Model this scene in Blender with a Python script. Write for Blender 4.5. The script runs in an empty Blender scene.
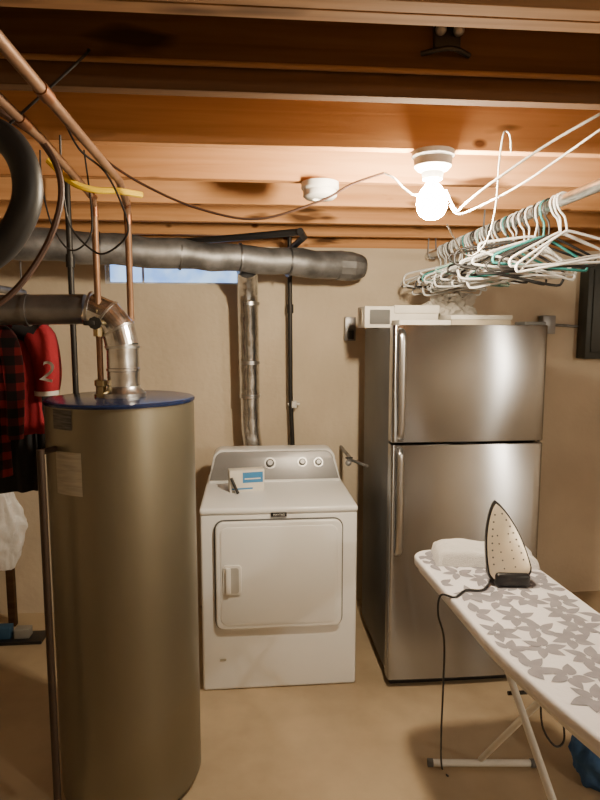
import bpy, bmesh, math, random
from mathutils import Vector as V, Matrix as M, noise as NZ
random.seed(7)
C = bpy.context.scene.collection
R = math.radians
PI = math.pi
# ---------------------------------------------------------------- camera
HC = 1.68; pit = R(6.6); yaw = R(5)
cp, sp, cy, sy = math.cos(pit), math.sin(pit), math.cos(yaw), math.sin(yaw)
cd = bpy.data.cameras.new('camera'); cam = bpy.data.objects.new('camera', cd); C.objects.link(cam)
cam.location = (0, 0, HC); cam.rotation_euler = (R(90)-pit, 0, -yaw)
cd.sensor_fit = 'VERTICAL'; cd.sensor_height = 32; cd.lens = 24; cd.clip_start = .02
bpy.context.scene.camera = cam
def P(x, y, X=None, Y=None, Z=None):
    a = (x-300)/600; b = (400-y)/600
    dy = cp+sp*b; dz = -sp+cp*b
    d = V((a*cy+dy*sy, -a*sy+dy*cy, dz))
    if X is not None: t = X/d.x
    elif Y is not None: t = Y/d.y
    else: t = (Z-HC)/d.z
    return V((0, 0, HC))+d*t
# ---------------------------------------------------------------- materials
def nt(name):
    m = bpy.data.materials.new(name); m.use_nodes = True
    n = m.node_tree.nodes; l = m.node_tree.links
    return m, n, l, n['Principled BSDF']
def mat(name, c1, rough=.5, metal=0, c2=None, scale=8, stretch=(1, 1, 1), bump=0, bscale=None, detail=4, spec=.5, aniso=0, coat=0, rvar=0, crinkle=0, cst=.55):
    m, n, l, b = nt(name)
    b.inputs['Roughness'].default_value = rough; b.inputs['Metallic'].default_value = metal
    b.inputs['Specular IOR Level'].default_value = spec
    b.inputs['Coat Weight'].default_value = coat
    if c2 is None: c2 = tuple(x*.88 for x in c1)
    tc = n.new('ShaderNodeTexCoord'); mp = n.new('ShaderNodeMapping'); mp.inputs['Scale'].default_value = stretch
    l.new(tc.outputs['Object'], mp.inputs['Vector'])
    no = n.new('ShaderNodeTexNoise'); no.inputs['Scale'].default_value = scale; no.inputs['Detail'].default_value = detail
    l.new(mp.outputs[0], no.inputs['Vector'])
    cr = n.new('ShaderNodeValToRGB'); cr.color_ramp.elements[0].position = .35; cr.color_ramp.elements[1].position = .65
    cr.color_ramp.elements[0].color = (*c2, 1); cr.color_ramp.elements[1].color = (*c1, 1)
    l.new(no.outputs['Fac'], cr.inputs[0]); l.new(cr.outputs[0], b.inputs['Base Color'])
    if bump:
        n2 = n.new('ShaderNodeTexNoise'); n2.inputs['Scale'].default_value = bscale or scale*4; n2.inputs['Detail'].default_value = 3
        l.new(mp.outputs[0], n2.inputs['Vector'])
        bp = n.new('ShaderNodeBump'); bp.inputs['Strength'].default_value = bump; bp.inputs['Distance'].default_value = .01
        l.new(n2.outputs['Fac'], bp.inputs['Height']); l.new(bp.outputs[0], b.inputs['Normal'])
    if crinkle:
        n2 = n.new('ShaderNodeTexVoronoi'); n2.inputs['Scale'].default_value = crinkle; n2.feature = 'SMOOTH_F1'
        l.new(mp.outputs[0], n2.inputs['Vector'])
        bp = n.new('ShaderNodeBump'); bp.inputs['Strength'].default_value = cst; bp.inputs['Distance'].default_value = .012
        l.new(n2.outputs['Distance'], bp.inputs['Height']); l.new(bp.outputs[0], b.inputs['Normal'])
    if aniso:
        tg = n.new('ShaderNodeTangent'); tg.direction_type = 'RADIAL'; tg.axis = 'Z'
        l.new(tg.outputs[0], b.inputs['Tangent']); b.inputs['Anisotropic'].default_value = aniso
        b.inputs['Anisotropic Rotation'].default_value = 0.25
    if rvar:
        mr = n.new('ShaderNodeMapRange'); mr.inputs['To Min'].default_value = rough-rvar; mr.inputs['To Max'].default_value = rough+rvar
        l.new(no.outputs['Fac'], mr.inputs[0]); l.new(mr.outputs[0], b.inputs['Roughness'])
    return m
def wood(name, c1, c2, rough=.7, knots=True, stain=0):
    m, n, l, b = nt(name); b.inputs['Roughness'].default_value = rough; b.inputs['Specular IOR Level'].default_value = .12
    tc = n.new('ShaderNodeTexCoord'); mp = n.new('ShaderNodeMapping'); mp.inputs['Scale'].default_value = (.6, 14, 14)
    geo = n.new('ShaderNodeNewGeometry')
    l.new(geo.outputs['Position'], mp.inputs['Vector'])
    no = n.new('ShaderNodeTexNoise'); no.inputs['Scale'].default_value = 2.2; no.inputs['Detail'].default_value = 8; no.inputs['Distortion'].default_value = .6
    l.new(mp.outputs[0], no.inputs['Vector'])
    cr = n.new('ShaderNodeValToRGB'); cr.color_ramp.elements[0].position = .32; cr.color_ramp.elements[1].position = .66
    cr.color_ramp.elements[0].color = (*c2, 1); cr.color_ramp.elements[1].color = (*c1, 1)
    l.new(no.outputs['Fac'], cr.inputs[0]); out = cr.outputs[0]
    def mul(out, fac_out, strength):
        mx = n.new('ShaderNodeMix'); mx.data_type = 'RGBA'; mx.blend_type = 'MULTIPLY'; mx.inputs[0].default_value = strength
        l.new(out, mx.inputs[6]); l.new(fac_out, mx.inputs[7]); return mx.outputs[2]
    if knots:
        mp2 = n.new('ShaderNodeMapping'); mp2.inputs['Scale'].default_value = (1.8, 2.2, 3.0); l.new(geo.outputs['Position'], mp2.inputs['Vector'])
        vo = n.new('ShaderNodeTexVoronoi'); vo.inputs['Scale'].default_value = 2.1; l.new(mp2.outputs[0], vo.inputs['Vector'])
        c3 = n.new('ShaderNodeValToRGB'); c3.color_ramp.elements[0].position = .05; c3.color_ramp.elements[1].position = .10
        c3.color_ramp.elements[0].color = (.16, .09, .05, 1); c3.color_ramp.elements[1].color = (1, 1, 1, 1)
        l.new(vo.outputs['Distance'], c3.inputs[0]); out = mul(out, c3.outputs[0], .9)
    if stain:
        mp3 = n.new('ShaderNodeMapping'); mp3.inputs['Scale'].default_value = (1.1, 3, 5); l.new(geo.outputs['Position'], mp3.inputs['Vector'])
        n4 = n.new('ShaderNodeTexNoise'); n4.inputs['Scale'].default_value = 1.7; n4.inputs['Detail'].default_value = 3; l.new(mp3.outputs[0], n4.inputs['Vector'])
        c4 = n.new('ShaderNodeValToRGB'); c4.color_ramp.elements[0].position = .62; c4.color_ramp.elements[1].position = .69
        c4.color_ramp.elements[0].color = (1, 1, 1, 1); c4.color_ramp.elements[1].color = (.07, .05, .045, 1)
        l.new(n4.outputs['Fac'], c4.inputs[0]); out = mul(out, c4.outputs[0], stain)
    l.new(out, b.inputs['Base Color'])
    bp = n.new('ShaderNodeBump'); bp.inputs['Strength'].default_value = .3; bp.inputs['Distance'].default_value = .003
    l.new(no.outputs['Fac'], bp.inputs['Height']); l.new(bp.outputs[0], b.inputs['Normal'])
    return m
def emis(name, c, s):
    m, n, l, b = nt(name); b.inputs['Base Color'].default_value = (*c, 1)
    b.inputs['Emission Color'].default_value = (*c, 1); b.inputs['Emission Strength'].default_value = s
    return m
m_wall = mat('painted_concrete_wall', (.66, .56, .43), .9, 0, (.54, .45, .34), 1.9, bump=.3, bscale=30, detail=7)
m_floor = mat('painted_concrete_floor', (.54, .42, .28), .5, 0, (.36, .275, .18), 2.4, bump=.08, bscale=30, rvar=.12, detail=8)
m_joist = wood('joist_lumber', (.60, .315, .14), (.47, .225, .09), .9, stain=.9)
m_joistd = wood('shaded_joist_lumber', (.13, .07, .036), (.085, .044, .022), .9, stain=.7)  # same joist lumber, with the near joists' shade put into its colour
m_joistm = wood('mid_brown_joist_lumber', (.34, .19, .095), (.24, .13, .065), .9, stain=.7)  # mid-brown lumber tone for the doubled joist and the thin pipe
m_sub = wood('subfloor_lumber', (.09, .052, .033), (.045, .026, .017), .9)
m_white = mat('white_enamel', (.85, .86, .87), .28, c2=(.83, .84, .85), scale=3)
m_whitep = mat('white_plastic', (.80, .79, .76), .4)
m_grey = mat('silver_grey_panel', (.30, .30, .31), .4, .4)
m_dark = mat('black_plastic', (.015, .015, .017), .4, c2=(.01, .01, .012))
m_rubber = mat('black_rubber', (.02, .02, .022), .45)
m_cap = mat('grey_rubber', (.14, .14, .14), .6)
m_seam = mat('dark_seam', (.12, .12, .12), .7)
m_ss = mat('brushed_stainless', (.42, .425, .44), .24, 1, (.38, .385, .40), 4, (1, 1, 1), aniso=1)
m_ssh = mat('stainless_handle', (.55, .55, .56), .3, 1)
m_fside = mat('fridge_side_grey', (.09, .09, .09), .5, .2)
m_galv = mat('galvanised_steel', (.66, .67, .68), .30, 1, (.48, .49, .51), 25)
m_foil = mat('dented_galvanised_steel', (.74, .75, .76), .25, 1, (.58, .59, .61), 25, crinkle=20, cst=.4)
m_galvd = mat('dull_galvanised_steel', (.30, .30, .31), .5, .7, (.14, .14, .145), 11, crinkle=5, cst=.35)
m_galvk = mat('dark_galvanised_steel', (.30, .30, .31), .38, .9, (.16, .16, .17), 7)
m_copper = mat('copper', (.30, .14, .075), .45, 1, (.22, .10, .055), 9)
m_coppero = mat('tarnished_copper', (.28, .16, .095), .5, .6, (.19, .105, .065), 9)
m_brass = mat('brass', (.45, .36, .2), .4, 1)
m_tank = mat('bronze_grey_tank', (.225, .205, .155), .40, .75, (.21, .19, .142), 2)
m_tanktop = mat('tank_top_blue_black', (.015, .028, .09), .2, .3)
m_yellow = mat('yellow_sheath', (.90, .62, .02), .5)
m_steelp = mat('black_iron_pipe', (.03, .028, .027), .5, .5)
m_brown = mat('brown_cable', (.07, .035, .025), .5)
m_brownp = mat('dark_brown_pipe', (.045, .028, .02), .5, .3)
m_cord = mat('white_cord', (.62, .60, .56), .5)
m_label = mat('pale_label', (.46, .43, .35), .6, c2=(.34, .315, .26), scale=60, stretch=(.2, .2, 2))
m_labeld = mat('dark_label', (.015, .015, .018), .5, c2=(.10, .10, .10), scale=60, stretch=(.3, .3, 3))
m_carton = mat('white_carton', (.78, .75, .68), .7)
m_cartonb = mat('cream_carton', (.60, .52, .40), .75)
m_cartond = mat('greyish_white_carton', (.30, .29, .27), .8)  # white carton colour lowered to grey
m_blue = mat('blue_print', (.05, .25, .55), .5)
m_blued = mat('dull_blue_carton', (.03, .09, .18), .7)
m_cover = mat('ironing_cover_cotton', (.82, .80, .84), .9, c2=(.78, .76, .80), bump=.15, bscale=60)
m_leaf = mat('grey_leaf_print', (.30, .285, .32), .9, c2=(.24, .23, .26), scale=25)
m_towel = mat('white_terry_cloth', (.80, .78, .77), .95, bump=.5, bscale=250)
m_sole = mat('iron_soleplate', (.86, .76, .60), .3, .45)
m_redcl = mat('red_jersey_cloth', (.33, .013, .025), .85, bump=.2, bscale=90)
m_blackcl = mat('black_cloth', (.018, .017, .02), .9, bump=.2)
m_bag = mat('white_plastic_bag', (.88, .88, .90), .35, bump=.8, bscale=18)
m_denim = mat('blue_cloth', (.06, .15, .34), .9, c2=(.03, .09, .24), scale=12, bump=.4)
m_greycl = mat('pale_crumpled_cloth', (.66, .62, .55), .85, c2=(.46, .43, .38), bump=.6, bscale=18)
m_post = wood('post_lumber', (.09, .05, .025), (.06, .03, .016), knots=False)
m_panel = mat('dark_green_grey_enamel', (.045, .05, .048), .5, .2)
m_bulb = emis('lit_bulb_glass', (1, .82, .57), 1220)
m_bulb2 = emis('second_lit_bulb_glass', (1, .88, .70), 1200)
def window_mat():
    m, n, l, b = nt('daylit_window_film')
    tc = n.new('ShaderNodeTexCoord'); no = n.new('ShaderNodeTexNoise'); no.inputs['Scale'].default_value = 9
    l.new(tc.outputs['Object'], no.inputs['Vector'])
    cr = n.new('ShaderNodeValToRGB'); cr.color_ramp.elements[0].position = .35; cr.color_ramp.elements[1].position = .65
    cr.color_ramp.elements[0].color = (.18, .38, .88, 1); cr.color_ramp.elements[1].color = (.45, .68, 1, 1)
    l.new(no.outputs['Fac'], cr.inputs[0]); l.new(cr.outputs[0], b.inputs['Emission Color'])
    b.inputs['Emission Strength'].default_value = 1.9; b.inputs['Base Color'].default_value = (.2, .3, .5, 1); b.inputs['Roughness'].default_value = .3
    return m
m_win = window_mat()
def plaid_mat():
    m, n, l, b = nt('red_black_plaid'); b.inputs['Roughness'].default_value = .95
    tc = n.new('ShaderNodeTexCoord'); sx = n.new('ShaderNodeSeparateXYZ'); l.new(tc.outputs['Object'], sx.inputs[0])
    vals = []
    for ax in (0, 2):
        a = n.new('ShaderNodeMath'); a.operation = 'MULTIPLY'; a.inputs[1].default_value = 15; l.new(sx.outputs[ax], a.inputs[0])
        f = n.new('ShaderNodeMath'); f.operation = 'FRACT'; l.new(a.outputs[0], f.inputs[0])
        g = n.new('ShaderNodeMath'); g.operation = 'GREATER_THAN'; g.inputs[1].default_value = .45; l.new(f.outputs[0], g.inputs[0]); vals.append(g)
    s = n.new('ShaderNodeMath'); s.operation = 'ADD'; l.new(vals[0].outputs[0], s.inputs[0]); l.new(vals[1].outputs[0], s.inputs[1])
    h = n.new('ShaderNodeMath'); h.operation = 'MULTIPLY'; h.inputs[1].default_value = .5; l.new(s.outputs[0], h.inputs[0])
    cr = n.new('ShaderNodeValToRGB'); cr.color_ramp.interpolation = 'CONSTANT'
    cr.color_ramp.elements[0].color = (.24, .015, .018, 1); e = cr.color_ramp.elements[1]; e.position = .4; e.color = (.05, .007, .009, 1)
    e = cr.color_ramp.elements.new(.9); e.color = (.008, .007, .008, 1)
    l.new(h.outputs[0], cr.inputs[0]); l.new(cr.outputs[0], b.inputs['Base Color'])
    return m
m_plaid = plaid_mat()
# ---------------------------------------------------------------- geometry helpers
class MB:
    def __init__(s): s.bm = bmesh.new()
    def merge(s, t, mx=None, mi=0):
        for f in t.faces: f.material_index = mi
        me = bpy.data.meshes.new('tmp'); t.to_mesh(me); t.free()
        if mx is not None: me.transform(mx)
        s.bm.from_mesh(me); bpy.data.meshes.remove(me); return s
    def box(s, lo, hi, bev=0, seg=2, mx=None, mi=0):
        t = bmesh.new(); bmesh.ops.create_cube(t, size=1)
        lo = V(lo); hi = V(hi)
        for v in t.verts: v.co = V([(lo[i]+hi[i])/2+v.co[i]*(hi[i]-lo[i]) for i in range(3)])
        if bev: bmesh.ops.bevel(t, geom=t.edges[:], offset=bev, segments=seg, profile=.5, affect='EDGES')
        return s.merge(t, mx, mi)
    def lathe(s, prof, c=(0, 0, 0), n=32, mx=None, mi=0, cap=True):
        t = bmesh.new(); rings = []
        for r, z in prof:
            if r < 1e-5: rings.append([t.verts.new((c[0], c[1], c[2]+z))])
            else: rings.append([t.verts.new((c[0]+r*math.cos(2*PI*k/n), c[1]+r*math.sin(2*PI*k/n), c[2]+z)) for k in range(n)])
        for a, b in zip(rings, rings[1:]):
            for k in range(n):
                q = [a[k % len(a)], a[(k+1) % len(a)], b[(k+1) % len(b)], b[k % len(b)]]
                q2 = []
                for v in q:
                    if v not in q2: q2.append(v)
                if len(q2) > 2: t.faces.new(q2)
        if cap:
            for rg in (rings[0], rings[-1]):
                if len(rg) > 2: t.faces.new(rg)
        bmesh.ops.recalc_face_normals(t, faces=t.faces[:])
        return s.merge(t, mx, mi)
    def tube(s, pts, r, n=10, sm=0, closed=False, mx=None, mi=0, fl=(1, 1)):
        pts = [V(p) for p in pts]
        rad = r if isinstance(r, (list, tuple)) else [r]*len(pts)
        if sm:
            q = []; rq = []; L = len(pts); rng = range(L if closed else L-1)
            for i in rng:
                g = (lambda j: pts[j % L]) if closed else (lambda j: pts[max(0, min(L-1, j))])
                p0, p1, p2, p3 = g(i-1), g(i), g(i+1), g(i+2)
                for k in range(sm):
                    u = k/sm
                    q.append(.5*((2*p1)+(p2-p0)*u+(2*p0-5*p1+4*p2-p3)*u*u+(3*p1-p0-3*p2+p3)*u**3))
                    rq.append(rad[i]*(1-u)+rad[(i+1) % L]*u)
            if not closed: q.append(pts[-1]); rq.append(rad[-1])
            pts, rad = q, rq
        t = bmesh.new(); L = len(pts); rings = []; up = None
        for i, p in enumerate(pts):
            if closed: d = pts[(i+1) % L]-pts[i-1]
            else: d = pts[min(L-1, i+1)]-pts[max(0, i-1)]
            if d.length < 1e-9: d = V((0, 0, 1))
            d.normalize()
            if up is None:
                up = V((0, 0, 1)) if abs(d.z) < .9 else V((1, 0, 0))
            up = (up-d*up.dot(d))
            if up.length < 1e-6: up = d.orthogonal()
            up.normalize(); sd = d.cross(up)
            w = 1.0
            if 0 < i < L-1:
                a = (pts[i]-pts[i-1]).normalized(); b = (pts[i+1]-pts[i]).normalized(); cc = max(.35, math.sqrt(max(0, (1+a.dot(b))/2))); w = 1/cc if not sm else 1
            rings.append([t.verts.new(p+(up*math.cos(2*PI*k/n)*fl[0]+sd*math.sin(2*PI*k/n)*fl[1])*rad[i]*w) for k in range(n)])
        for i in range(L if closed else L-1):
            a, b = rings[i], rings[(i+1) % L]
            for k in range(n): t.faces.new([a[k], a[(k+1) % n], b[(k+1) % n], b[k]])
        if not closed: t.faces.new(rings[0]); t.faces.new(rings[-1])
        bmesh.ops.recalc_face_normals(t, faces=t.faces[:])
        return s.merge(t, mx, mi)
    def cyl(s, a, b, r, r2=None, n=24, mx=None, mi=0):
        return s.tube([a, b], [r, r if r2 is None else r2], n, mx=mx, mi=mi)
    def prism(s, out, z0, z1, bev=0, seg=2, mx=None, mi=0):
        t = bmesh.new(); lo = [t.verts.new((x, y, z0)) for x, y in out]; hi = [t.verts.new((x, y, z1)) for x, y in out]
        L = len(out)
        fb = t.faces.new(lo); ft = t.faces.new(hi)
        for k in range(L): t.faces.new([lo[k], lo[(k+1) % L], hi[(k+1) % L], hi[k]])
        bmesh.ops.recalc_face_normals(t, faces=t.faces[:])
        if bev:
            eds = [e for e in t.edges if (ft in e.link_faces or fb in e.link_faces)]
            bmesh.ops.bevel(t, geom=eds, offset=bev, segments=seg, profile=.5, affect='EDGES')
        return s.merge(t, mx, mi)
    def ball(s, c, r, sc=(1, 1, 1), n=16, mx=None, mi=0):
        t = bmesh.new(); bmesh.ops.create_uvsphere(t, u_segments=n*2, v_segments=n, radius=r)
        for v in t.verts: v.co = V((c[0]+v.co.x*sc[0], c[1]+v.co.y*sc[1], c[2]+v.co.z*sc[2]))
        return s.merge(t, mx, mi)
XZ = M(((1, 0, 0, 0), (0, 0, 1, 0), (0, 1, 0, 0), (0, 0, 0, 1)))
def rr(x0, y0, x1, y1, r, n=6):
    o = []
    for cx_, cy_, a in ((x1-r, y1-r, 0), (x0+r, y1-r, 90), (x0+r, y0+r, 180), (x1-r, y0+r, 270)):
        for k in range(n+1):
            t = R(a+90*k/n); o.append((cx_+r*math.cos(t), cy_+r*math.sin(t)))
    return o
WM = {}
def obj(name, mb, mats, parent=None, local=False, smooth=True, ang=38):
    me = bpy.data.meshes.new(name); mb.bm.to_mesh(me); mb.bm.free()
    o = bpy.data.objects.new(name, me); C.objects.link(o)
    for mm in (mats if isinstance(mats, (list, tuple)) else [mats]): me.materials.append(mm)
    if smooth:
        me.polygons.foreach_set('use_smooth', [True]*len(me.polygons)); me.set_sharp_from_angle(angle=R(ang))
    if parent is not None:
        if not local: me.transform(WM[parent].inverted())
        o.parent = parent; WM[o] = WM[parent]
    else:
        xs = [v.co for v in me.vertices]
        c = V(((min(v.x for v in xs)+max(v.x for v in xs))/2, (min(v.y for v in xs)+max(v.y for v in xs))/2, min(v.z for v in xs)))
        me.transform(M.Translation(-c)); o.location = c; WM[o] = M.Translation(c)
    return o
def tag(o, label, cat, group=None):
    o['label'] = label; o['category'] = cat
    if group: o['group'] = group
    return o
def thing(name, label, cat, loc=(0, 0, 0), rz=0, group=None):
    o = bpy.data.objects.new(name, None); C.objects.link(o); o.empty_display_size = .1
    o.location = loc; o.rotation_euler = (0, 0, rz); WM[o] = M.Translation(V(loc)) @ M.Rotation(rz, 4, 'Z')
    return tag(o, label, cat, group)
def struct(name, mb, m, label=None, parent=None, **k):
    o = obj(name, mb, m, parent, **k)
    if parent is None: o['kind'] = 'structure'
    if label: o['label'] = label
    return o
def text(s, size, m, parent, mx, name='lettering', ext=.0004):
    cu = bpy.data.curves.new('t', 'FONT'); cu.body = s; cu.size = size; cu.extrude = ext; cu.align_x = 'CENTER'; cu.align_y = 'CENTER'
    to = bpy.data.objects.new('t', cu); C.objects.link(to); bpy.context.view_layer.update()
    me = bpy.data.meshes.new_from_object(to.evaluated_get(bpy.context.evaluated_depsgraph_get()))
    bpy.data.objects.remove(to); bpy.data.curves.remove(cu)
    me.transform(WM[parent].inverted() @ mx); me.materials.clear(); me.materials.append(m); me.name = name
    o = bpy.data.objects.new(name, me); C.objects.link(o); o.parent = parent; WM[o] = WM[parent]
    return o
# ---------------------------------------------------------------- room shell
X0, X1, Y0, Y1 = -2.2, 3.9, -1.9, 3.55
ZJ = 2.20; ZC = 2.435
struct('floor', MB().box((X0-.15, Y0-.15, -.1), (X1+.15, Y1+.15, 0)), m_floor, 'tan painted concrete basement floor')
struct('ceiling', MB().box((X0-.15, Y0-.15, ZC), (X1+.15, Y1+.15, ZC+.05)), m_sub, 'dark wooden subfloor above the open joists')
wx0, wx1, wz0 = -.80, -.02, 1.945
b = MB()
for bx in (((X0, Y1, 0), (wx0, Y1+.15, 2.16)), ((wx1, Y1, 0), (X1, Y1+.15, 2.16)), ((wx0, Y1, 0), (wx1, Y1+.15, wz0))): b.box(*bx)
struct('wall_back', b, m_wall, 'beige painted concrete wall behind the appliances')
struct('wall_left', MB().box((X0-.15, Y0-.15, 0), (X0, Y1+.15, ZC)), m_wall)
struct('wall_right', MB().box((X1, Y0-.15, 0), (X1+.15, Y1+.15, ZC)), m_wall)
struct('wall_front', MB().box((X0, Y0-.15, 0), (X1, Y0, ZC)), m_wall)
struct('trim_1', MB().box((X0, Y1-.0, 2.16), (X1, Y1+.15, 2.2)).box((X0, Y1+.03, 2.2), (X1, Y1+.07, ZC)), m_joist, 'wooden sill plate and rim board on top of the back wall')
w = struct('window_1', MB().box((wx0, Y1+.03, wz0), (wx1, Y1+.08, wz0+.012)).box((wx0, Y1+.03, 2.14), (wx1, Y1+.08, 2.16)).box((wx0, Y1+.03, wz0+.012), (wx0+.02, Y1+.08, 2.14)).box((wx1-.02, Y1+.03, wz0+.012), (wx1, Y1+.08, 2.14)).box((-.60, Y1+.03, wz0+.012), (-.588, Y1+.08, 2.14)), m_whitep, 'narrow basement window glowing blue under the duct')
obj('window_pane', MB().box((wx0+.02, Y1+.045, wz0+.012), (wx1-.02, Y1+.055, 2.14)), m_win, w)
jy = [-1.6, -1.2, -.8, -.4, 0, .4, .74, 1.0, 1.39, 1.77, 2.165, 2.575, 2.985, 3.385]
ordn = ['first', 'second', 'third', 'fourth', 'fifth', 'sixth', 'seventh', 'eighth', 'ninth', 'tenth', 'eleventh', 'twelfth', 'thirteenth', 'fourteenth', 'fifteenth', 'sixteenth', 'seventeenth', 'eighteenth', 'nineteenth', 'twentieth', 'twenty-first', 'twenty-second', 'twenty-third', 'twenty-fourth', 'twenty-fifth', 'twenty-sixth', 'twenty-seventh', 'twenty-eighth', 'twenty-ninth', 'thirtieth', 'thirty-first', 'thirty-second', 'thirty-third', 'thirty-fourth', 'thirty-fifth', 'thirty-sixth', 'thirty-seventh', 'thirty-eighth', 'thirty-ninth', 'fortieth', 'forty-first', 'forty-second']
for i, y in enumerate(jy):
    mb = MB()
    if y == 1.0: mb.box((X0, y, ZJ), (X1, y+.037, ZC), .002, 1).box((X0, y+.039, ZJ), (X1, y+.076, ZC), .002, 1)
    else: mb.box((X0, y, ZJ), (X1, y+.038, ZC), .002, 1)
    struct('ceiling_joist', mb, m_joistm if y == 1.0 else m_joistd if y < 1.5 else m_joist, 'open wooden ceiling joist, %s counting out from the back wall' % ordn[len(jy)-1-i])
# ---------------------------------------------------------------- water heater
hx, hy, hr, hz = -.446, 2.154, .253, 1.448
t = thing('water_heater', 'tall bronze grey cylindrical water heater left of the dryer', 'water heater', (hx, hy, 0))
obj('tank', MB().lathe([(hr-.02, .0), (hr-.02, .03), (hr, .035), (hr, hz-.035), (hr-.001, hz-.03), (hr-.001, hz-.012)], (hx, hy, 0), 96), m_tank, t)
obj('top_cap', MB().lathe([(hr+.003, hz-.013), (hr+.004, hz-.006), (hr, hz-.002), (hr-.012, hz), (0, hz+.002)], (hx, hy, 0), 96), m_tanktop, t)
def curved_label(px0, py0, px1, py1, m, name, lab):
    def ang_of(px):
        d = P(px, 450, Y=1)-V((0, 0, HC)); th = math.atan2(d.x, d.y); rel = th-math.atan2(hx, hy); D = math.hypot(hx, hy)
        s_ = max(-1, min(1, D*math.sin(rel)/hr)); return -(math.asin(s_)-rel)
    az = math.atan2(-hy, -hx)
    a0, a1 = [az-(ang_of(p)) for p in (px0, px1)]
    z0 = P(100, py1, Y=1.93).z; z1 = P(100, py0, Y=1.93).z
    bm = bmesh.new(); pv = None
    for k in range(9):
        a = a0+(a1-a0)*k/8; v = [bm.verts.new((hx+(hr+.0012)*math.cos(a), hy+(hr+.0012)*math.sin(a), z)) for z in (z0, z1)]
        if pv: bm.faces.new([pv[0], v[0], v[1], pv[1]])
        pv = v
    bmesh.ops.recalc_face_normals(bm, faces=bm.faces[:])
    q = MB(); q.merge(bm); o = obj(name, q, m, t); o['label'] = lab
curved_label(55, 410, 73, 430, m_labeld, 'rating_label', 'small dark label near the top of the tank')
curved_label(56, 452, 81, 495, m_label, 'energy_label', 'pale paper label on the tank')
lp = (-.508, 2.13); rp = (-.425, 2.27)
for q in (lp, rp):
    obj('pipe_nipple', MB().lathe([(.024, 0), (.024, .012), (.018, .014), (.018, .04), (.022, .042), (.022, .06), (.015, .064)], (q[0], q[1], hz), 6 if q == lp else 16), m_brass, t)
obj('relief_pipe', MB().cyl((-.60, 2.02, 1.30), (-.645, 1.93, 1.30), .010).tube([(-.648, 1.91, 1.31), (-.646, 1.9, .12)], .012, 14), m_brownp, t)['label'] = 'dark brown discharge pipe running down beside the tank'
obj('draft_hood', MB().lathe([(.075, 0), (.075, .015), (.058, .03), (.056, .04)], (-.435, 2.154, hz), 32), m_galv, t)
# flue pipe
fx, fy = -.435, 2.154
t = thing('flue_pipe', 'silver galvanised flue pipe rising from the water heater and elbowing left', 'flue pipe', (fx, fy, hz+.04))
obj('riser', MB().lathe([(.055, .0), (.055, .055), (.058, .057), (.058, .066), (.055, .068), (.0545, .15)], (fx, fy, hz+.035), 32), m_foil, t)
el = []; zc = hz+.175; rad = .135
for k in range(4):
    a = R(26.7*k); el.append(V((fx-rad+rad*math.cos(a), fy+.02*k/3, zc+rad*math.sin(a))))
obj('elbow', MB().tube(el, .057, 32), m_foil, t, ang=8)
for k in range(0, 4):
    a = R(26.7*k); p = V(el[k]); d = V((-math.sin(a), 0, math.cos(a)))
    obj('crimp_ring', MB().cyl(p-d*.004, p+d*.004, .0605, n=32), m_galv, t)
zt = zc+rad-.004
obj('horizontal_run', MB().cyl((fx-rad+.01, fy+.02, zt), (-1.5, fy+.02, zt-.01), .052, n=32).cyl((-.75, fy+.02, zt-.004), (-.765, fy+.02, zt-.004), .056, n=32), m_galvk, t)
# copper pipes
def copper(name, label, pts, r, fit, group=None):
    t = thing(name, label, 'pipe', pts[-1], 0, group)
    obj('pipe_run', MB().tube(pts, r, 16), m_coppero, t)
    for p, q in fit:
        p = V(p); q = V(q); obj('fitting', MB().cyl(p, q, r*1.22, n=16), m_copper, t)
    return t
zp = 2.12
tp = copper('copper_water_pipe', 'copper pipe dropping to the left side of the water heater, with a valve', [(-.46, .3, zp), (-.47, 1.5, zp), (-.505, 2.10, zp), (-.508, 2.13, zp-.03), (-.508, 2.13, hz+.06)], .0105,
       [((-.503, 2.06, zp), (-.506, 2.115, zp)), ((-.508, 2.13, zp-.02), (-.508, 2.13, zp-.06)), ((-.468, 1.35, zp), (-.469, 1.40, zp))])
obj('valve_body', MB().cyl((-.508, 2.13, 1.66), (-.508, 2.13, 1.75), .019, n=8).cyl((-.508, 2.13, 1.705), (-.508, 2.085, 1.705), .012).ball((-.508, 2.13, 1.705), .023), m_brass, tp)
obj('valve_handle', MB().cyl((-.508, 2.085, 1.705), (-.508, 2.075, 1.705), .022, n=8).box((-.545, 2.07, 1.697), (-.508, 2.08, 1.713), .003), m_steelp, tp)
copper('copper_water_pipe', 'thick copper pipe nearest the ceiling centre, dropping behind the heater flue', [(-.375, .3, zp+.005), (-.377, 1.9, zp+.005), (-.42, 2.24, zp+.005), (-.425, 2.27, zp-.03), (-.425, 2.27, hz+.06)], .0115,
       [((-.415, 2.2, zp+.005), (-.419, 2.235, zp+.005)), ((-.425, 2.27, zp-.02), (-.425, 2.27, zp-.06)), ((-.376, 1.2, zp+.005), (-.376, 1.25, zp+.005))])
ipx = P(72, 300, Y=2.50).x
tag(obj('iron_pipe', MB().cyl((ipx, 2.50, 0), (ipx, 2.50, 2.435), .012, n=14).cyl((ipx, 2.50, 1.93), (ipx, 2.50, 1.98), .017, n=14), m_steelp), 'thin black vertical pipe behind the water heater', 'pipe')
def cable(name, label, cat, pts, r, m, sm=8, n=8):
    return tag(obj(name, MB().tube(pts, r, n, sm=sm), m), label, cat)
cable('yellow_cable', 'thick yellow cable looping over the copper pipes', 'cable', [P(48, 160, Y=1.85), P(60, 172, Y=1.85), P(75, 184, Y=1.85), P(95, 190, Y=1.86), P(118, 191, Y=1.88), P(142, 195, Y=1.92)], .0095, m_yellow)
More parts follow.
